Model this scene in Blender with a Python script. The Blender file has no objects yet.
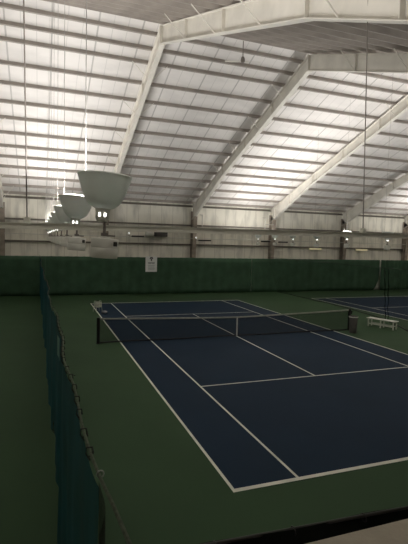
import bpy, bmesh, math, random
from mathutils import Vector, Matrix
random.seed(7)
S = bpy.context.scene
COL = S.collection

# ------------------------------------------------------------------ helpers
class MB:
    """collects shapes and links them as one mesh object"""
    def __init__(self):
        self.bm = bmesh.new()
    def box(self, c, s, rot=None):
        m = Matrix.Translation(Vector(c))
        if rot is not None:
            m = m @ rot.to_4x4()
        m = m @ Matrix.Diagonal((s[0], s[1], s[2], 1))
        bmesh.ops.create_cube(self.bm, size=1, matrix=m)
        return self
    def tube(self, pts, r, n=8, cap=True):
        pts = [Vector(p) for p in pts]
        rings = []
        up = Vector((0, 0, 1))
        for i, p in enumerate(pts):
            a = pts[max(i - 1, 0)]; b = pts[min(i + 1, len(pts) - 1)]
            t = (b - a).normalized()
            ref = up if abs(t.dot(up)) < .95 else Vector((0, 1, 0))
            u = t.cross(ref).normalized(); v = t.cross(u).normalized()
            rr = r[i] if isinstance(r, (list, tuple)) else r
            rings.append([self.bm.verts.new(p + u * math.cos(k * 2 * math.pi / n) * rr + v * math.sin(k * 2 * math.pi / n) * rr) for k in range(n)])
        for a, b in zip(rings, rings[1:]):
            for k in range(n):
                self.bm.faces.new((a[k], a[(k + 1) % n], b[(k + 1) % n], b[k]))
        if cap:
            self.bm.faces.new(rings[0][::-1]); self.bm.faces.new(rings[-1])
        return self
    def lathe(self, prof, n=32, c=(0, 0, 0), close=False):
        rings = []
        for r, z in prof:
            if r < 1e-5:
                rings.append([self.bm.verts.new((c[0], c[1], c[2] + z))])
            else:
                rings.append([self.bm.verts.new((c[0] + r * math.cos(k * 2 * math.pi / n), c[1] + r * math.sin(k * 2 * math.pi / n), c[2] + z)) for k in range(n)])
        pairs = list(zip(rings, rings[1:]))
        if close:
            pairs.append((rings[-1], rings[0]))
        for a, b in pairs:
            for k in range(n):
                k2 = (k + 1) % n
                if len(a) == 1 and len(b) == 1: continue
                if len(a) == 1: self.bm.faces.new((a[0], b[k2], b[k]))
                elif len(b) == 1: self.bm.faces.new((a[k], a[k2], b[0]))
                else: self.bm.faces.new((a[k], a[k2], b[k2], b[k]))
        return self
    def prism(self, poly, d):
        """poly: list of 3D points, extruded by vector d"""
        d = Vector(d)
        a = [self.bm.verts.new(Vector(p)) for p in poly]
        b = [self.bm.verts.new(Vector(p) + d) for p in poly]
        n = len(a)
        self.bm.faces.new(a); self.bm.faces.new(b[::-1])
        for k in range(n):
            self.bm.faces.new((a[k], b[k], b[(k + 1) % n], a[(k + 1) % n]))
        return self
    def grid(self, f, nu, nv):
        vs = [[self.bm.verts.new(f(i / nu, j / nv)) for j in range(nv + 1)] for i in range(nu + 1)]
        for i in range(nu):
            for j in range(nv):
                self.bm.faces.new((vs[i][j], vs[i + 1][j], vs[i + 1][j + 1], vs[i][j + 1]))
        return self
    def xform(self, m):
        bmesh.ops.transform(self.bm, matrix=m, verts=self.bm.verts)
        return self
    def build(self, name, mat, parent=None, smooth=False, bevel=0, solid=0):
        bmesh.ops.recalc_face_normals(self.bm, faces=self.bm.faces)
        me = bpy.data.meshes.new(name)
        self.bm.to_mesh(me); self.bm.free()
        if smooth:
            for p in me.polygons: p.use_smooth = True
        me.materials.append(mat)
        o = bpy.data.objects.new(name, me)
        COL.objects.link(o)
        if parent is not None: o.parent = parent
        if bevel:
            b = o.modifiers.new('bevel', 'BEVEL'); b.width = bevel; b.segments = 2; b.limit_method = 'ANGLE'
        if solid:
            b = o.modifiers.new('solid', 'SOLIDIFY'); b.thickness = solid; b.offset = 0
        if smooth:
            me.set_sharp_from_angle(angle=math.radians(40))
        return o

def tag(o, label, cat, group=None, kind=None):
    o['label'] = label; o['category'] = cat
    if group: o['group'] = group
    if kind: o['kind'] = kind
    return o

def thing(name, label, cat, loc=(0, 0, 0), rz=0, group=None):
    o = bpy.data.objects.new(name, None)
    o.empty_display_size = .2
    COL.objects.link(o)
    o.location = loc; o.rotation_euler = (0, 0, rz)
    return tag(o, label, cat, group)

def struct(o):
    o['kind'] = 'structure'
    return o

def copy_tree(o, parent=None):
    c = o.copy(); COL.objects.link(c)
    if parent is not None: c.parent = parent
    for ch in list(o.children):
        if not ch.name.startswith('hanging_cable'): copy_tree(ch, c)
    return c

ORD = ['lowest', 'second', 'third', 'fourth', 'fifth', 'sixth', 'seventh', 'eighth', 'ninth', 'tenth', 'eleventh', 'twelfth', 'thirteenth', 'fourteenth', 'fifteenth', 'sixteenth', 'seventeenth', 'eighteenth', 'nineteenth', 'twentieth', 'twenty-first', 'twenty-second']

# ------------------------------------------------------------------ materials
def mat(name, col, rough=.6, metal=0, spec=.3, noise=0, nscale=3, bump=0, bscale=20, alpha=1, emit=0, col2=None):
    m = bpy.data.materials.new(name); m.use_nodes = True
    nt = m.node_tree; N = nt.nodes; L = nt.links
    b = N['Principled BSDF']
    b.inputs['Base Color'].default_value = (*col, 1)
    b.inputs['Roughness'].default_value = rough
    b.inputs['Metallic'].default_value = metal
    b.inputs['Specular IOR Level'].default_value = spec
    if alpha < 1: b.inputs['Alpha'].default_value = alpha
    if emit:
        b.inputs['Emission Color'].default_value = (*col, 1); b.inputs['Emission Strength'].default_value = emit
    tc = N.new('ShaderNodeTexCoord')
    if noise or col2:
        n = N.new('ShaderNodeTexNoise'); n.inputs['Scale'].default_value = nscale; n.inputs['Detail'].default_value = 5
        L.new(tc.outputs['Object'], n.inputs['Vector'])
        r = N.new('ShaderNodeValToRGB')
        r.color_ramp.elements[0].position = .35; r.color_ramp.elements[1].position = .65
        c2 = col2 or tuple(c * (1 - noise) for c in col)
        r.color_ramp.elements[0].color = (*c2, 1); r.color_ramp.elements[1].color = (*col, 1)
        L.new(n.outputs['Fac'], r.inputs['Fac']); L.new(r.outputs['Color'], b.inputs['Base Color'])
    if bump:
        n2 = N.new('ShaderNodeTexNoise'); n2.inputs['Scale'].default_value = bscale; n2.inputs['Detail'].default_value = 4
        L.new(tc.outputs['Object'], n2.inputs['Vector'])
        bp = N.new('ShaderNodeBump'); bp.inputs['Strength'].default_value = bump; bp.inputs['Distance'].default_value = .02
        L.new(n2.outputs['Fac'], bp.inputs['Height']); L.new(bp.outputs['Normal'], b.inputs['Normal'])
    return m

def lined(name, col, line, axis, period, width, rough=.6, stain=.0, period2=None, width2=None, line2=None, stain_scale=(.8, .8, .8), bump=0):
    """panels with thin seams every `period` metres along an object axis, plus soft stains"""
    m = mat(name, col, rough)
    nt = m.node_tree; N = nt.nodes; L = nt.links; b = N['Principled BSDF']
    tc = N.new('ShaderNodeTexCoord'); sep = N.new('ShaderNodeSeparateXYZ')
    L.new(tc.outputs['Object'], sep.inputs[0])
    def seam(per, wid):
        d = N.new('ShaderNodeMath'); d.operation = 'DIVIDE'; d.inputs[1].default_value = per
        L.new(sep.outputs[axis], d.inputs[0])
        f = N.new('ShaderNodeMath'); f.operation = 'FRACT'; L.new(d.outputs[0], f.inputs[0])
        s = N.new('ShaderNodeMath'); s.operation = 'SUBTRACT'; s.inputs[1].default_value = .5; L.new(f.outputs[0], s.inputs[0])
        a = N.new('ShaderNodeMath'); a.operation = 'ABSOLUTE'; L.new(s.outputs[0], a.inputs[0])
        g = N.new('ShaderNodeMath'); g.operation = 'LESS_THAN'; g.inputs[1].default_value = wid / per / 2; L.new(a.outputs[0], g.inputs[0])
        return g.outputs[0]
    def mix(fac, c1, c2):
        x = N.new('ShaderNodeMix'); x.data_type = 'RGBA'
        L.new(fac, x.inputs['Factor'])
        for inp, c in ((x.inputs['A'], c1), (x.inputs['B'], c2)):
            if isinstance(c, tuple): inp.default_value = (*c, 1)
            else: L.new(c, inp)
        return x.outputs['Result']
    out = col
    if stain:
        mp = N.new('ShaderNodeMapping'); mp.inputs['Scale'].default_value = stain_scale
        L.new(tc.outputs['Object'], mp.inputs['Vector'])
        n = N.new('ShaderNodeTexNoise'); n.inputs['Scale'].default_value = 1; n.inputs['Detail'].default_value = 6
        L.new(mp.outputs[0], n.inputs['Vector'])
        mr = N.new('ShaderNodeMapRange'); mr.inputs['From Min'].default_value = .48; mr.inputs['From Max'].default_value = .72
        L.new(n.outputs['Fac'], mr.inputs['Value'])
        out = mix(mr.outputs[0], out, tuple(c * (1 - stain) for c in col))
    out = mix(seam(period, width), out, line)
    if period2: out = mix(seam(period2, width2), out, line2 or line)
    L.new(out, b.inputs['Base Color'])
    if bump:
        n2 = N.new('ShaderNodeTexNoise'); n2.inputs['Scale'].default_value = 2.5; n2.inputs['Detail'].default_value = 3
        L.new(tc.outputs['Object'], n2.inputs['Vector'])
        bp = N.new('ShaderNodeBump'); bp.inputs['Strength'].default_value = bump; bp.inputs['Distance'].default_value = .06
        L.new(n2.outputs['Fac'], bp.inputs['Height']); L.new(bp.outputs['Normal'], b.inputs['Normal'])
    return m

def netmat(name, col, cover):
    """fine mesh netting: strands over open holes, so part of what lies behind shows"""
    m = mat(name, col, .8, spec=.1, noise=.35, nscale=1.3)
    m.node_tree.nodes['Principled BSDF'].inputs['Alpha'].default_value = cover
    return m

M = {}
M['green_floor'] = mat('green_acrylic', (.036, .070, .033), .75, spec=.11, noise=.14, nscale=.35, bump=.05, bscale=60)
M['blue'] = mat('blue_acrylic', (.0090, .0225, .042), .75, spec=.11, noise=.12, nscale=.5)
M['line'] = mat('line_paint', (.70, .70, .60), .7, spec=.2, noise=.15, nscale=2)
M['panel'] = lined('white_insulation', (.78, .75, .72), (.62, .60, .575), 'X', .61, .03, .7, .16, 1.83, .07, (.50, .48, .46), (.45, .9, .9), bump=.25)
M['wallp'] = lined('beige_wall_panel', (.84, .81, .71), (.62, .59, .51), 'X', .96, .04, .7, .35, stain_scale=(1.6, 1, .45))
M['purlin'] = mat('purlin_paint', (.38, .345, .31), .6, noise=.2, nscale=1.5)
M['frame'] = mat('frame_paint', (.74, .71, .64), .55, noise=.15, nscale=1.2)
M['column'] = mat('column_paint', (.36, .31, .255), .6, noise=.3, nscale=2)
M['girt'] = mat('girt_paint', (.20, .18, .15), .6, noise=.2, nscale=2)
M['curtain'] = mat('green_curtain', (.054, .106, .064), .85, spec=.08, noise=.25, nscale=1.2)
M['black_curtain'] = mat('black_curtain', (.012, .014, .012), .9, spec=.05)
M['teal_net'] = netmat('teal_netting', (.006, .070, .092), .83)
M['dark_net'] = netmat('dark_netting', (.010, .012, .014), .12)
M['bunch_net'] = netmat('bunched_netting', (.010, .012, .016), .34)
M['slack_net'] = netmat('slack_netting', (.020, .022, .018), .72)
M['court_net'] = netmat('court_netting', (.008, .010, .011), .42)
M['rope'] = mat('rope_fibre', (.075, .092, .058), .9, noise=.4, nscale=30)
M['black'] = mat('black_rubber', (.010, .010, .010), .6)
M['tape'] = mat('net_tape', (.30, .30, .26), .8, noise=.2, nscale=6)
M['strap'] = mat('strap_white', (.40, .41, .39), .8)
M['lampgrey'] = mat('lamp_grey', (.82, .84, .80), .5, spec=.3, noise=.06, nscale=4)
M['ballast'] = mat('ballast_grey', (.64, .64, .58), .5, noise=.08, nscale=5)
M['dark_metal'] = mat('dark_metal', (.045, .043, .040), .5, metal=.3)
M['cable'] = mat('cable_white', (.36, .35, .33), .5)
M['rod'] = mat('rod_steel', (.22, .20, .18), .5, metal=.4)
M['rail'] = mat('rail_grey', (.82, .81, .72), .6, noise=.15, nscale=3)
M['glow'] = mat('lamp_glow', (1, .97, .92), .4, emit=8)
M['lens'] = mat('lamp_lens', (1, .97, .92), .3, emit=2.0)
# thin bowl wall: a little of the lamp's light comes through it
nt_ = M['lampgrey'].node_tree
tl_ = nt_.nodes.new('ShaderNodeBsdfTranslucent'); tl_.inputs['Color'].default_value = (.72, .78, .74, 1)
mx_ = nt_.nodes.new('ShaderNodeMixShader'); mx_.inputs['Fac'].default_value = .03
nt_.links.new(nt_.nodes['Principled BSDF'].outputs[0], mx_.inputs[1]); nt_.links.new(tl_.outputs[0], mx_.inputs[2])
nt_.links.new(mx_.outputs[0], nt_.nodes['Material Output'].inputs['Surface'])
b_ = M['lens'].node_tree.nodes['Principled BSDF']; b_.inputs['Alpha'].default_value = .12; b_.inputs['Emission Strength'].default_value = 14
M['white'] = mat('white_enamel', (.62, .62, .55), .6, noise=.1, nscale=8)
M['bin'] = mat('bin_plastic', (.105, .098, .090), .7, noise=.2, nscale=6)
M['paper'] = mat('paper', (.80, .82, .79), .8, noise=.06, nscale=6)
M['ink'] = mat('ink', (.05, .05, .05), .8)
M['ink_grey'] = mat('ink_faded', (.33, .35, .34), .8)
M['sill'] = mat('sill_paint', (.40, .36, .285), .75, noise=.15, nscale=5, bump=.2, bscale=40)
M['strip'] = mat('pale_yellow_strip', (.82, .74, .46), .5, emit=.22)
M['pipe'] = mat('white_pipe', (.55, .53, .48), .5)
M['white_pipe'] = mat('bright_white_pipe', (.86, .85, .82), .5)
M['wire'] = mat('pale_wire', (.52, .53, .43), .6)
M['concrete'] = mat('concrete', (.25, .24, .22), .8, noise=.2, nscale=2)

# ------------------------------------------------------------------ dimensions
SL = .36                     # roof pitch
RY = 12.0                    # ridge
X0, X1 = -13.3, 39.3         # end walls
YB, YF = 29.05, -9.0         # far wall face, near wall face
def flange_z(y): return 13.47 - SL * abs(y - RY)
def roof_z(y): return 13.67 - SL * abs(y - RY)

# ------------------------------------------------------------------ setting
struct(MB().box(((X0 + X1) / 2, (YB + YF) / 2, -.1), (X1 - X0 + .6, YB - YF + .6, .2)).build('floor', M['green_floor']))
c = MB()
c.prism([(X0 - .3, YB + .3, roof_z(YB + .3)), (X0 - .3, RY, roof_z(RY)), (X0 - .3, YF - .3, roof_z(YF - .3)),
         (X0 - .3, YF - .3, roof_z(YF - .3) + .15), (X0 - .3, RY, roof_z(RY) + .15), (X0 - .3, YB + .3, roof_z(YB + .3) + .15)], (X1 - X0 + .6, 0, 0))
struct(c.build('ceiling', M['panel']))
struct(MB().box(((X0 + X1) / 2, YB + .1, roof_z(YB) / 2), (X1 - X0 + .4, .2, roof_z(YB))).build('wall_back', M['wallp']))
for nm, x in (('wall_left', X0 - .1), ('wall_right', X1 + .1)):
    w = MB().prism([(x - .1, YF, 0), (x - .1, YB, 0), (x - .1, YB, roof_z(YB)), (x - .1, RY, roof_z(RY)), (x - .1, YF, roof_z(YF))], (.2, 0, 0))
    struct(w.build(nm, M['wallp']))
struct(MB().box(((X0 + X1) / 2, YF - .1, roof_z(YF) / 2), (X1 - X0 + .4, .2, roof_z(YF))).build('wall_front', M['wallp']))
# viewing gallery the picture is taken from: parapet, its sill and the raised floor
struct(MB().box(((X0 + X1) / 2, -5.72, 1.56), (X1 - X0, .30, 3.12)).build('wall_gallery', M['wallp']))
struct(MB().box(((X0 + X1) / 2, -5.77, 3.16), (X1 - X0, .50, .08)).build('trim_1', M['sill'], bevel=.008))
struct(MB().box(((X0 + X1) / 2, -7.45, 2.70), (X1 - X0, 3.05, .16)).build('floor_gallery', M['concrete']))

# ------------------------------------------------------------------ roof steel
def frame_depth(y):
    d = abs(y - RY)
    pts = [(0, .74), (5, .69), (11.3, .64), (13.8, .88), (17.05, 1.15), (21, 1.5)]
    for (a, da), (b, db) in zip(pts, pts[1:]):
        if d <= b: return da + (db - da) * (d - a) / (b - a)
    return pts[-1][1]

def rafter(ys, flip=1):
    m = MB()
    # web
    poly = [(-.012, y, flange_z(y) - .01) for y in ys] + [(-.012, y, flange_z(y) - frame_depth(y) + .01) for y in reversed(ys)]
    m.prism(poly, (.024, 0, 0))
    # flanges
    for f in (lambda y: flange_z(y) - .02, lambda y: flange_z(y) - frame_depth(y)):
        poly = [(-.12, y, f(y)) for y in ys] + [(-.12, y, f(y) + .022) for y in reversed(ys)]
        m.prism(poly, (.24, 0, 0))
    # stiffeners
    for y in ys[1:-1]:
        zc = flange_z(y) - frame_depth(y) / 2
        m.box((0, y, zc), (.22, .016, frame_depth(y) - .04))
    return m

far_p = [12.9, 13.75, 14.6]
FAR = [12.55, 13.38, 14.22, 15.6, 16.93, 18.32, 19.65, 21.05, 22.42, 23.62, 24.85, 26.15, 27.42, 28.55]
NEAR = [RY - .55 - .985 * k for k in range(21)]

def make_frame():
    root = thing('steel_roof_frame', '', 'roof frame')
    rafter([RY, 15.5, 19, 22.5, 25.8, 28.3, 28.98]).build('rafter', M['frame'], root)
    rafter([RY, 8.5, 5, .7, -1.8, -5, YF + .05]).build('rafter', M['frame'], root)
    m = MB().box((0, RY, flange_z(RY) - .40), (.26, .06, .78))
    for k in range(4):
        for s in (-1, 1):
            m.box((s * .07, RY, flange_z(RY) - .12 - k * .18), (.03, .12, .03))
    m.build('ridge_splice_plate', M['frame'], root)
    # column against the far wall, tapering downward
    m = MB()
    m.prism([(-.012, 28.98, 0), (-.012, 28.98, 6.9), (-.012, 28.30, 6.45), (-.012, 28.66, 0)], (.024, 0, 0))
    m.prism([(-.17, 28.30, 6.45), (-.17, 28.32, 6.45), (-.17, 28.68, 0), (-.17, 28.66, 0)], (.34, 0, 0))
    m.prism([(-.17, 28.97, 0), (-.17, 28.99, 0), (-.17, 28.99, 6.9), (-.17, 28.97, 6.9)], (.34, 0, 0))
    m.build('column', M['column'], root)
    # thin flange braces up to the purlins
    for ys in (FAR[2::2], NEAR[3:17:3]):
        for y in ys:
            if y > 28.4: continue
            for s in (-1, 1):
                zb = flange_z(y) - frame_depth(y) + .03
                MB().tube([(s * .10, y, zb), (s * .85, y, flange_z(y) + .02)], .017, 6).build('flange_brace', M['frame'], root)
    return root

FX = [-5.8, 1.65, 8.95, 16.4, 24.2, 31.8]
FL = ['steel roof frame whose column shows at the far left edge of the far wall',
      'off white steel roof frame nearest overhead, its rafter rising behind the large grey uplight',
      'off white steel roof frame landing right of the notice sheet, peaking at the top right',
      'off white steel roof frame third from the uplights, running out at the right edge',
      'off white steel roof frame ending on the far wall between the two pale yellow strips',
      'steel roof frame whose dark column stands at the far right above the pleated curtain']
fr = make_frame()
for i, x in enumerate(FX):
    o = fr if i == 0 else copy_tree(fr)
    o.location = (x, 0, 0)
    tag(o, FL[i], 'roof frame', 'steel roof frames')

def purlin(y):
    s = 1 if y > RY else -1
    m = MB()
    a = math.atan(SL) * -s
    R_ = Matrix.Rotation(a, 3, 'X')
    L_ = X1 - X0
    m.box((0, 0, .10), (L_, .012, .20)).box((0, .035, .006), (L_, .07, .010)).box((0, -.035, .194), (L_, .07, .010))
    m.xform(R_.to_4x4())
    return m
for side, ys, nm in ((1, FAR, 'far'), (-1, NEAR, 'near')):
    srt = sorted(ys, key=lambda y: abs(y - RY), reverse=True)   # from the eave up
    n = len(srt)
    for k, y in enumerate(srt):
        o = purlin(y).build('roof_purlin', M['purlin'])
        o.location = ((X0 + X1) / 2, y, flange_z(y))
        if k < n / 2:
            w = ('lowest' if k == 0 else ORD[k] + ' from the eave')
        else:
            q = n - 1 - k
            w = 'topmost, beside the ridge' if q == 0 else ORD[q] + ' down from the ridge'
        tag(o, f'grey steel purlin of the {nm} roof slope, {w}', 'purlin', f'purlins of the {nm} roof slope')

for z, nm in ((4.10, 'lower long dark steel girt along the far beige wall just above the curtain'),
              (5.72, 'upper long dark steel girt along the far beige wall behind the suspended rail')):
    o = MB().box((0, 0, 0), (X1 - X0, .16, .10)).box((0, -.07, -.06), (X1 - X0, .012, .05)).build('steel_girt', M['girt'])
    o.location = ((X0 + X1) / 2, YB - .09, z)
    tag(o, nm, 'girt', 'wall girts')
o = MB().box((0, 0, 0), (X1 - X0, .02, .16)).box((0, -.04, -.08), (X1 - X0, .09, .012)).build('eave_strut', M['girt'])
o.location = ((X0 + X1) / 2, YB - .03, 7.32); tag(o, 'dark steel eave strut where the far wall meets the roof', 'eave strut')
o = MB().tube([(X0, 0, 0), (X1, 0, 0)], .022, 8).build('conduit', M['ballast'])
o.location = (0, YB - .45, 4.62); tag(o, 'thin grey conduit pipe running along the far wall between the girts', 'conduit')

# ------------------------------------------------------------------ courts
def court(name, label, x, group):
    root = thing(name, label, 'tennis court', (x, 0, 0), 0, group)
    MB().box((5.485, 11.835, .002), (10.97, 23.87, .004)).build('court_surface', M['blue'], root)
    def ln(a, b, w, out=0):
        (xa, ya), (xb, yb) = a, b
        MB().box(((xa + xb) / 2, (ya + yb) / 2, .005 if ya == yb else .0055), (abs(xb - xa) + (w if xa == xb else 0), abs(yb - ya) + (w if ya == yb else 0), .003)).build('court_line', M['line'], root)
    W, H, s = 10.97, 23.77, 1.372
    for yy, w in ((-.05, .10), (H - .05, .10)): ln((0, yy), (W, yy), w)
    for xx in (.025, W - .025): ln((xx, -.1), (xx, H), .06)
    for xx in (s, W - s): ln((xx, -.1), (xx, H), .055)
    for yy in (5.485, H - 5.485): ln((s, yy), (W - s, yy), .055)
    ln((W / 2, 5.485), (W / 2, H - 5.485), .055)
    for yy in (.05, H - .15): ln((W / 2, yy - .05), (W / 2, yy + .05), .055)
    return root
court('tennis_court', 'near blue tennis court with white lines and the black net across it', 0, 'tennis courts')
court('tennis_court', 'blue tennis court behind the white bench and dark divider net at the right', 17.5, 'tennis courts')

# net of the near court
root = thing('tennis_net', 'black tennis net with pale top tape across the near blue court', 'tennis net', (5.485, 11.885, .009))
def ntop(x): return .914 + (1.07 - .914) * (abs(x) / 6.4) ** 1.15
m = MB().grid(lambda u, v: Vector(((u - .5) * 12.7, .01 * math.sin(u * 40), .03 + v * (ntop((u - .5) * 12.7) - .06))), 64, 4)
m.build('netting', M['court_net'], root)
m = MB()
m.grid(lambda u, v: Vector(((u - .5) * 12.7, [.018, .022, 0, -.022, -.018][round(v * 4)], ntop((u - .5) * 12.7) + [-.055, 0, .012, 0, -.055][round(v * 4)])), 64, 4)
m.build('top_tape', M['tape'], root)
m = MB().tube([((k / 20 - .5) * 12.7, 0, .035 + .012 * math.sin(k * .9)) for k in range(21)], .03, 6)
m.build('bottom_cord', M['black'], root)  # black cord, thickened to stand in for the shadow under the net
MB().box((0, 0, .46), (.055, .05, .92)).build('center_strap', M['strap'], root)
for s in (-1, 1):
    p = MB().lathe([(0, 0), (.10, 0), (.10, .02), (.07, .025), (.07, 1.06), (.075, 1.06), (.075, 1.10), (0, 1.11)], 16, (s * 6.4, 0, 0)).build('net_post', M['black'], root, smooth=True)
    if s > 0:
        MB().box((6.48, 0, .92), (.09, .10, .16)).tube([(6.52, 0, .95), (6.60, 0, .95), (6.62, 0, 1.06)], .012, 6).build('net_winder', M['black'], p)

# ------------------------------------------------------------------ divider nets
root = thing('divider_net', 'teal divider net hung on a rope left of the near court', 'divider net', (-2.9, 0, 0), 0, 'divider nets')
ROPE = [(-5.12, 3.06), (-4.36, 3.0), (-2.4, 2.97), (1, 2.82), (6, 2.76), (12, 2.74), (18, 2.75), (24, 2.80), (26.5, 2.92), (28.3, 3.05)]
def rope_z(y):
    for (a, za), (b, zb) in zip(ROPE, ROPE[1:]):
        if y <= b: return za + (zb - za) * (y - a) / (b - a)
    return ROPE[-1][1]
def sway(y): return -.30 * (max(y + 4, 0) / 32) ** 1.5 + .035 * math.sin(y * .8) + .02 * math.sin(y * 2.3 + 1)
def lf(u, v):
    y = -4.36 + u * (28.3 + 4.36)
    h = rope_z(y) - .05 - .05 * abs(math.sin(y * math.pi / .75))
    fold = (.05 * math.sin(y * 3.1) + .03 * math.sin(y * 7.7 + 2)) * (1 - v)
    return Vector((sway(y) * (.85 + .15 * v) + fold * .7 - .02 * (1 - v), y, .02 + v * (h - .02)))
MB().grid(lf, 300, 8).build('netting', M['teal_net'], root, smooth=True)
# loose end past the ring, hanging slack toward the gallery
def le(u, v):
    y = -4.36 - u * .76
    h = rope_z(y) - .03 - .30 * math.sin(u * math.pi * .8) ** .7
    return Vector((.03 * math.sin(u * 14) + .02 * (1 - v), y, .05 + v * (h - .05)))
MB().grid(le, 24, 8).build('loose_end', M['slack_net'], root, smooth=True)['label'] = 'slack dark end of the net past the ring'
MB().tube([(sway(y), y, rope_z(y)) for y in [-5.12 + k * (33.42 / 90) for k in range(91)]], .011, 7).build('top_rope', M['rope'], root, smooth=True)
y = -4.0
k = 0
while y < 28:
    z = rope_z(y); x = sway(y)
    m = MB().tube([(x - .012, y, z - .05), (x + .022, y - .01, z - .015), (x + .018, y, z + .022), (x - .018, y + .012, z + .02), (x - .024, y + .01, z - .02), (x + .004, y, z - .07)], .006, 5)
    m.tube([(x + .02, y, z + .015), (x + .032 + random.uniform(-.02, .012), y + random.uniform(-.04, .04), z + random.uniform(-.04, .025))], .004, 5)
    m.build('rope_tie', M['black'], root)
    y += (.42 if y < 3 else .75) * random.uniform(.75, 1.25)
m = MB()
for a in range(1):
    m.tube([(.012 + .022 * math.cos(t * math.pi / 6), -4.34, 3.0 + .022 * math.sin(t * math.pi / 6)) for t in range(13)], .004, 6)
m.build('metal_ring', M['strap'], root)
MB().grid(lambda u, v: Vector((sway(.7) - .05 + .01 * math.sin(u * 5), .5 + u * .45, 2.42 + v * .34)), 4, 4).build('pale_patch', mat('net_patch', (.10, .19, .17), .8), root, solid=.004)['label'] = 'paler patch near the rope'

root = thing('divider_net', 'sheer dark divider net behind the white bench, dark cord along the floor', 'divider net', (0, 0, 0), 0, 'divider nets')
PATH = [(28.3, 17.0), (24.7, 17.05), (20, 16.98), (18.2, 16.9), (15.5, 16.5), (13.7, 16.1), (12.2, 15.4), (11, 14.9), (9, 14.5), (4, 14.4), (-5, 14.4)]
def px_(y):
    for (a, xa), (b, xb) in zip(PATH, PATH[1:]):
        if y >= b: return xa + (xb - xa) * (a - y) / (a - b)
    return PATH[-1][1]
def rf(u, v):
    y = 28.3 - u * 33.3
    return Vector((px_(y) * (1 - v) + 15.9 * v + .05 * math.sin(y * 2.2) * (1 - v), y, .03 + v * 3.1))
MB().grid(rf, 120, 6).build('netting', M['dark_net'], root, smooth=True)
MB().tube([(15.9, 28.3 - k * 33.3 / 60, 3.13) for k in range(61)], .012, 6).build('top_rope', M['black'], root)
MB().tube([(px_(28.3 - k * 33.3 / 120) + .05 * math.sin((28.3 - k * 33.3 / 120) * 2.2), 28.3 - k * 33.3 / 120, .03) for k in range(121)], .026, 6).build('bottom_cord', M['black'], root, smooth=True)
for dy, off in ((13.95, .0), (13.62, .10)):
    xx = px_(dy)
    pts, rr = [], []
    for k in range(13):
        t = k / 12
        pts.append((xx * (1 - t) + 15.9 * t + .02 * math.sin(k * 1.7), dy + .02 * math.cos(k * 2.1) + off * .3 * (1 - t), .04 + 3.06 * t)); rr.append(.034 + .012 * math.sin(k * 2.4))
    MB().tube(pts, rr, 9).build('gathered_netting', M['bunch_net'], root, smooth=True)

# ------------------------------------------------------------------ curtains round the hall
def curtain(xa, xb, label, amp=.02, wl=.8, left=0, right=0, y=28.42):
    L_ = xb - xa
    nu = max(20, int(L_ / .12))
    def f(u, v):
        x = xa + u * L_
        w = amp * (math.sin(x * 2 * math.pi / wl) + .5 * math.sin(x * 5.1 + 1)) * (1.1 - .4 * v)
        z = .03 + v * 2.97 - .012 * abs(math.sin(x * math.pi / .6)) * v
        if right:                                 # lower corner pulled up and inward
            e = max(0, (u - (1 - right)) / right)
            z += (e ** 2.2) * 1.15 * (1 - v) ** 1.0
        return Vector((x, y + w, z))
    o = MB().grid(f, nu, 8).build('backdrop_curtain', M['curtain'], None, smooth=True, solid=.006)
    return tag(o, label, 'curtain', 'green backdrop curtains on the far wall')
curtain(-13.2, -2.78, 'dark green backdrop curtain left of the teal divider net', y=28.33)
curtain(-2.88, 14.34, 'long dark green backdrop curtain carrying the white notice sheet')
curtain(14.36, 28.45, 'dark green backdrop curtain right of the seam, its lower right corner lifted', right=.06)
curtain(28.66, 39.2, 'dark green pleated backdrop curtain at the far right end', amp=.07, wl=.55)

root = thing('backdrop_curtain', 'black curtain hanging from a pipe just beyond the beige gallery sill', 'curtain', (0, 0, 0))
def nf(u, v):
    x = -2.6 + u * 16
    return Vector((x, -5.17 - .05 * (x + 2.0) + .012 * math.sin(x * 7), .05 + v * 2.955))
MB().grid(nf, 120, 6).build('curtain_cloth', M['black_curtain'], root, smooth=True, solid=.006)
MB().tube([(-2.95, -5.12, 3.0), (13.4, -5.17 - .05 * 15.4, 2.985)], .009, 10).build('curtain_pipe', M['dark_metal'], root, smooth=True)
for k in range(16):
    x = -2.45 + k * .42
    yy = -5.17 - .05 * (x + 2.0)
    MB().tube([(x, yy + .022 * math.cos(t * math.pi / 5), 2.99 + .020 * math.sin(t * math.pi / 5)) for t in range(11)], .004, 6).build('curtain_clip', M['dark_metal'], root)

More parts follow.
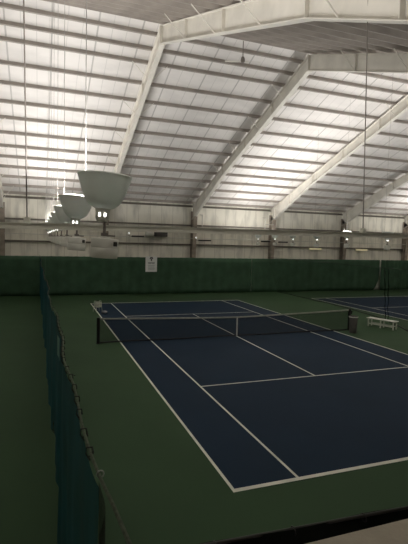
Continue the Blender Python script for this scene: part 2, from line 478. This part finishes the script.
# ------------------------------------------------------------------ uplights
TILT = Matrix.Rotation(math.radians(3.2), 4, 'Y')
RIM = 5.145
def make_uplight(lens_drop=0):
    root = thing('uplight', '', 'uplight')
    P = Matrix.Translation((0, 0, RIM)) @ TILT @ Matrix.Translation((0, 0, -RIM))
    prof = [(.302, 0), (.306, -.012), (.296, -.014), (.283, -.06), (.267, -.11), (.249, -.165), (.228, -.222), (.202, -.276), (.172, -.318), (.134, -.350), (.095, -.368), (.072, -.376),
            (.070, -.366), (.090, -.358), (.128, -.340), (.164, -.309), (.193, -.269), (.218, -.217), (.239, -.161), (.257, -.107), (.273, -.05), (.288, 0)]
    MB().lathe(prof, 40, (0, 0, RIM), close=True).xform(P).build('bowl', M['lampgrey'], root, smooth=True)
    MB().lathe([(.272, -.018), (.262, .004), (.22, .024), (.12, .032), (0, .034)], 32, (0, 0, RIM - lens_drop)).xform(P).build('lens', M['lens'], root, smooth=True)
    nk = MB().lathe([(.084, -.37), (.080, -.40), (.076, -.41), (.076, -.48), (.060, -.51), (.032, -.52), (0, -.52)], 24, (0, 0, RIM)).xform(P).build('neck', M['ballast'], root, smooth=True)
    for a in (-122, -76, 58, 104):
        a = math.radians(a)
        MB().box((.072 * math.cos(a), .072 * math.sin(a), RIM - .442), (.016, .021, .036), Matrix.Rotation(a, 3, 'Z')).xform(P).build('glow_slot', M['glow'], nk)
    m = MB().tube([(0, 0, RIM - .51), (0, 0, RIM - .715)], .017, 10)
    m.box((0, 0, RIM - .66), (.07, .07, .035)).box((.07, 0, RIM - .67), (.10, .03, .018))
    m.xform(Matrix.Translation((.035, 0, 0)) @ P).build('stem', M['rod'], root)
    bl = MB().lathe([(0, -.680), (.05, -.685), (.06, -.70), (.148, -.707), (.153, -.715), (.153, -.80), (.148, -.805), (.148, -.81), (.151, -.815), (.151, -.915), (.145, -.925), (0, -.925)], 28, (0, 0, RIM)).xform(Matrix.Translation((.045, 0, 0)) @ P).build('ballast_housing', M['ballast'], root, smooth=True)
    a = math.radians(-48)
    MB().box((.150 * math.cos(a), .150 * math.sin(a), RIM - .760), (.014, .055, .05), Matrix.Rotation(a, 3, 'Z')).xform(Matrix.Translation((.045, 0, 0)) @ P).build('cover_plate', M['dark_metal'], bl)
    return root
LIGHT_W = 230
BEAM_W = 62
ups = []
up0 = make_uplight()
up1 = make_uplight(.06)
used = {0: False, 1: False}
LX, RX = -2.55, 13.6
LY = [-1.9 + 2.95 * k for k in range(10)]
RYs = [25.9, 23.1, 20.5, 17.6, 14.6, 11.35, 8.4, 5.45, 2.5, -.4]
WORD = ['second', 'third', 'fourth', 'fifth', 'sixth', 'seventh', 'eighth', 'ninth']
def add_light(x, y):
    ld = bpy.data.lights.new('uplight_beam', 'POINT'); ld.shadow_soft_size = .03
    ld.energy = LIGHT_W; ld.color = (1.0, .965, .925)
    lo = bpy.data.objects.new('uplight_beam', ld); COL.objects.link(lo)
    lo.location = (x, y, RIM - .03)
    # the polished reflector sends a tighter beam up to the roof
    rd = bpy.data.lights.new('reflector_beam', 'AREA'); rd.shape = 'DISK'; rd.size = .40; rd.spread = math.radians(128)
    rd.energy = BEAM_W; rd.color = (1.0, .965, .93)
    ro = bpy.data.objects.new('reflector_beam', rd); COL.objects.link(ro)
    ro.location = (x, y, RIM + .04); ro.rotation_euler = (math.pi, 0, 0)
for row, x, ys in (('left', LX, LY), ('right', RX, RYs), ('third', 29.8, [24.5 - 2.95 * k for k in range(9)])):
    for k, y in enumerate(ys):
        v = 1 if (row in ('right', 'third') and k != 4) or (row == 'left' and k == 0) else 0
        src = up1 if v else up0
        o = copy_tree(src) if used[v] else src
        used[v] = True
        o.location = (x - (.08 if row == 'left' and k else 0), y, .045 if row == 'right' and k == 4 else 0)
        xo = -.215
        MB().tube([(xo, 0, RIM + .01), (xo, 0, roof_z(y) - .02)], .0045, 6).build('hanging_cable', M['cable'] if row == 'left' or (k == 4 and row == 'right') else M['rod'], o)
        if row == 'left':
            if k == 0: lab = 'large grey bowl uplight nearest the camera, beside the teal divider net'
            elif k == len(ys) - 1: lab = 'grey bowl uplight at the far end of the left row, nearest the far wall'
            else: lab = f'grey bowl uplight, {WORD[k-1]} in the left row counted from the camera'
            tag(o, lab, 'uplight', 'uplights over the teal divider net')
        elif row == 'third':
            tag(o, 'grey bowl uplight over the second court, beyond the right edge of the photo', 'uplight', 'uplights over the second court')
        else:
            if k == 0: lab = 'small grey bowl uplight of the right row, nearest the far wall'
            else: lab = f'small grey bowl uplight, {WORD[k-1]} in the right row counted from the far wall' if k < 9 else 'small grey bowl uplight, last in the right row counted from the far wall'
            tag(o, lab, 'uplight', 'uplights over the right divider net')
        add_light(x, y)

# ------------------------------------------------------------------ suspended rail across the foreground
root = thing('suspended_rail', 'grey suspended rail on two thin rods across the whole view', 'suspended rail', (0, -1.0, 0))
def bz(x): return 4.59 + (x + 1.0) * .007
m = MB()
a = math.atan(.007)
m.box((-.5, 0, bz(-.5)), (9.0, .05, .072), Matrix.Rotation(-a, 3, 'Y'))
m.box((-.5, -.03, bz(-.5) - .034), (9.0, .03, .010), Matrix.Rotation(-a, 3, 'Y')).box((-.5, -.03, bz(-.5) + .034), (9.0, .03, .010), Matrix.Rotation(-a, 3, 'Y'))
m.build('rail_beam', M['rail'], root)
for x, lean in ((-3.385, -.055), (1.77, -.15)):
    MB().tube([(x, 0, bz(x) + .05), (x + lean, 0, roof_z(-1) - .01)], .0085, 8).build('hanger_rod', M['rod'], root)
    MB().box((x, 0, bz(x) + .06), (.08, .08, .10)).build('rod_clamp', M['rail'], root, bevel=.006)

# ------------------------------------------------------------------ on the far wall
root = thing('unit_heater', 'grey unit heater with dark grille on the far wall above the notice sheet', 'heater', (5.65, 28.45, 4.68))
MB().lathe([(0, -.30), (.20, -.30), (.215, -.27), (.215, .27), (.20, .30), (0, .30)], 20).xform(Matrix.Translation((-.55, 0, .21)) @ Matrix.Rotation(math.pi / 2, 4, 'Y')).build('fan_housing', M['ballast'], root, smooth=True)
MB().box((.40, 0, .22), (1.0, .5, .42)).build('casing', M['dark_metal'], root, bevel=.02)
m = MB()
for k in range(6): m.box((.40, -.262, .07 + k * .06), (.9, .03, .022), Matrix.Rotation(.5, 3, 'X'))
m.build('grille', M['rod'], root)
MB().box((0, .40, .10), (1.5, .36, .05)).build('wall_bracket', M['girt'], root)

def bracket(x0, x1, z, label, lamp=None):
    root = thing('wall_bracket_arm', label, 'bracket', ((x0 + x1) / 2, 28.25, z), 0, 'dark bracket arms on the far wall')
    L_ = x1 - x0
    MB().box((0, 0, 0), (L_, .06, .11)).box((0, 0, .05), (L_, .11, .02)).build('arm', M['dark_metal'], root)
    MB().box((0, .42, -.03), (.08, .78, .06)).build('wall_stay', M['dark_metal'], root)
    if lamp:
        MB().lathe([(0, -.06), (.04, -.05), (.06, 0), (.04, .05), (0, .06)], 14, (-L_ / 2 - .22, 0, .22)).build('lamp', mat('small_lamp', (1, .98, .94), .4, emit=1.6), root, smooth=True)
        MB().tube([(-L_ / 2 - .22, 0, .14), (-L_ / 2 - .22, 0, .02), (-L_ / 2, 0, 0)], .02, 6).build('lamp_stalk', M['dark_metal'], root)
bracket(3.62, 4.62, 4.66, 'dark bracket arm with small bright lamp left of the unit heater', True)
bracket(9.25, 10.38, 4.47, 'dark bracket arm with small bright lamp right of the notice sheet', True)
bracket(15.1, 16.0, 4.52, 'short dark bracket arm left of the second far wall column past the notice sheet')
bracket(16.85, 17.8, 4.50, 'short dark bracket arm right of the second far wall column past the notice sheet')

for x, lab in ((21.1, 'pale yellow strip light low on the far wall, the left one of two'), (26.45, 'pale yellow strip light low on the far wall, the right one of two')):
    root = thing('wall_lamp', lab, 'strip light', (x, 28.78, 3.95), 0, 'pale yellow strips on the far wall')
    MB().box((0, 0, 0), (1.3, .12, .16)).box((-.64, 0, 0), (.03, .14, .18)).box((.64, 0, 0), (.03, .14, .18)).build('diffuser', M['strip'], root, bevel=.01)
    MB().box((0, .16, .0), (1.25, .21, .07)).build('housing', M['girt'], root)

for x, foot, lab in ((9.52, 0, 'thin pale drop pipe at the far wall column right of the notice sheet'),
                     (15.42, .85, 'thin pale elbow pipe beside the far wall column below the third roof frame'),
                     (24.16, 0, 'thick white drop pipe at the far wall column between the two pale yellow strips')):
    z0, w_ = 5.62, .035
    if x > 20: z0, w_ = 5.78, .06
    m = MB().tube([(x, 28.2, 6.62), (x, 28.2, z0)], w_, 10)
    if foot: m.tube([(x, 28.2, z0 + .40), (x + foot, 28.2, z0 + .40)], .03, 10)
    m.tube([(x, 28.2, 6.60), (x, 28.62, 6.62), (x + .3, 28.98, 6.62)], .03, 8)
    o = m.build('drop_pipe', M['pipe'] if x < 20 else M['white_pipe'], None, smooth=True)
    tag(o, lab, 'pipe', 'pale drop pipes at the far wall')

# notice sheet
root = thing('notice_sign', 'white notice sheet with a dark mark pinned to the green far curtain', 'sign', (5.27, 28.34, 1.82))
MB().grid(lambda u, v: Vector(((u - .5) * .95, .01 * math.sin(u * 4 + v * 2), v * 1.24)), 8, 8).build('sheet', M['paper'], root, solid=.006)
m = MB()
for s in (-1, 1):
    m.box((s * .07, -.022, 1.12), (.09, .006, .17), Matrix.Rotation(-s * .55, 3, 'Y').to_3x3())
m.box((0, -.022, .98), (.09, .006, .20)).box((0, -.022, 1.17), (.04, .006, .06))
m.build('dark_emblem', M['ink'], root)
for z, w, hh, x in ((.74, .56, .07, 0), (.66, .26, .05, -.12), (.66, .20, .05, .16)):
    MB().box((x, -.022, z), (w, .006, hh)).build('blurred_print', M['ink_grey'], root)
for k in range(4):
    MB().box((.0, -.022, .50 - k * .11), (.55 - .06 * (k % 2), .006, .035)).build('blurred_print', M['ink_grey'], root)

# ------------------------------------------------------------------ small things on the floor
root = thing('bench', 'white slatted bench on the green floor before the dark divider net', 'bench', (14.17, 12.02, 0), math.atan2(-1.2, .45))
for k in range(4):
    MB().box((0, -.165 + k * .11, .445), (1.62, .095, .03)).build('seat_slat', M['white'], root, bevel=.004)
for x in (-.70, 0, .70):
    for s in (-1, 1):
        MB().box((x, s * .17, .215), (.055, .055, .43)).build('leg', M['white'], root, bevel=.004)
    MB().box((x, 0, .40), (.05, .30, .05)).build('cross_rail', M['white'], root)
for s in (-1, 1):
    MB().box((0, s * .17, .16), (1.36, .03, .05)).build('stretcher', M['white'], root)

root = thing('waste_bin', 'tall grey brown bin beside the right net post', 'bin', (11.66, 11.28, 0))
MB().lathe([(0, .0), (.17, 0), (.18, .02), (.21, .82), (.225, .83), (.225, .86), (.20, .86), (.195, .82), (.165, .03), (0, .03)], 28).build('bin_body', M['bin'], root, smooth=True)
MB().lathe([(.20, .79), (.232, .79), (.232, .835), (.20, .835)], 28, close=True).build('bin_rim', M['ballast'], root, smooth=True)

root = thing('ball_hopper', 'pale wire ball hopper at the far left corner of the near court', 'ball hopper', (.06, 20.2, .008), .35)
m = MB()
for z in (.30, .40, .50, .58):
    pts = [(-.17, -.17, z), (.17, -.17, z), (.17, .17, z), (-.17, .17, z), (-.17, -.17, z)]
    m.tube(pts, .016, 5)
for k in range(7):
    t = -.17 + k * .0567
    for p in ((t, -.17), (t, .17), (-.17, t), (.17, t)):
        m.tube([(p[0], p[1], .30), (p[0], p[1], .58)], .009, 5)
    m.tube([(t, -.17, .30), (t, .17, .30)], .007, 5)
m.build('wire_basket', M['wire'], root)
for sx in (-1, 1):
    for sy in (-1, 1):
        MB().tube([(sx * .17, sy * .17, .32), (sx * .20, sy * .20, .0)], .012, 6).build('leg', M['wire'], root)
    MB().tube([(sx * .17, -.10, .57), (sx * .17, -.09, .66), (sx * .17, .09, .66), (sx * .17, .10, .57)], .012, 6).build('handle', M['wire'], root)
o = MB().lathe([(0, 0), (.05, .01), (.14, .05), (.16, .10), (.12, .16), (.05, .19), (0, .19)], 14).build('bag', mat('bag_cloth', (.20, .20, .21), .8, noise=.2, nscale=9), None, smooth=True)
o.location = (.36, 19.4, .008); o.scale = (1.1, .8, 1)
tag(o, 'small pale grey bag on the court beside the wire ball hopper', 'bag')

# ceiling fan under the far slope
fy, fx = 12.2, 5.5
root = thing('ceiling_fan', 'dark ceiling fan hanging below the ridge between two roof frames', 'ceiling fan', (fx, fy, 12.7))
MB().tube([(0, 0, .15), (0, 0, roof_z(fy) - 12.7 - .01)], .022, 8).build('downrod', M['rod'], root)
MB().lathe([(0, .20), (.06, .19), (.09, .12), (.10, .02), (.08, -.05), (.03, -.08), (0, -.08)], 20).build('motor', M['rod'], root, smooth=True)
for k in range(2):
    a = math.radians(160 + 180 * k)
    MB().box((.48, 0, -.02), (.66, .10, .012), Matrix.Rotation(.25, 3, 'X')).box((.14, 0, -.01), (.16, .04, .02)).xform(Matrix.Rotation(a, 4, 'Z')).build('blade', M['frame'], root)

# ------------------------------------------------------------------ camera (solved from the court lines)
cd = bpy.data.cameras.new('camera'); cam = bpy.data.objects.new('camera', cd); COL.objects.link(cam)
yaw, pitch, roll = -.354386, -.069874, .0262739
cy, sy, cp, sp = math.cos(yaw), math.sin(yaw), math.cos(pitch), math.sin(pitch)
fwd = Vector((-sy * cp, cy * cp, sp)); r = Vector((cy, sy, 0)); u = r.cross(fwd)
c_, s_ = math.cos(roll), math.sin(roll)
r2 = c_ * r + s_ * u; u2 = -s_ * r + c_ * u
mw = Matrix((r2, u2, -fwd)).transposed().to_4x4()
mw.translation = Vector((-3.23882, -7.02981, 4.44502))
cam.matrix_world = mw
cd.sensor_fit = 'VERTICAL'; cd.sensor_height = 24.0
cd.lens = 24.0 * 445.84 / 544
cd.clip_start = .05; cd.clip_end = 300
S.camera = cam

# ------------------------------------------------------------------ world and view
w = bpy.data.worlds.new('world'); S.world = w; w.use_nodes = True
w.node_tree.nodes['Background'].inputs['Color'].default_value = (.02, .02, .02, 1)
w.node_tree.nodes['Background'].inputs['Strength'].default_value = .2
S.view_settings.view_transform = 'Standard'
S.view_settings.look = 'None'
S.view_settings.exposure = 0
S.view_settings.gamma = 1
S.view_settings.use_curve_mapping = False
S.cycles.max_bounces = 8
S.cycles.diffuse_bounces = 5
S.cycles.transparent_max_bounces = 12
S.cycles.use_denoising = True
S.cycles.sample_clamp_indirect = 4
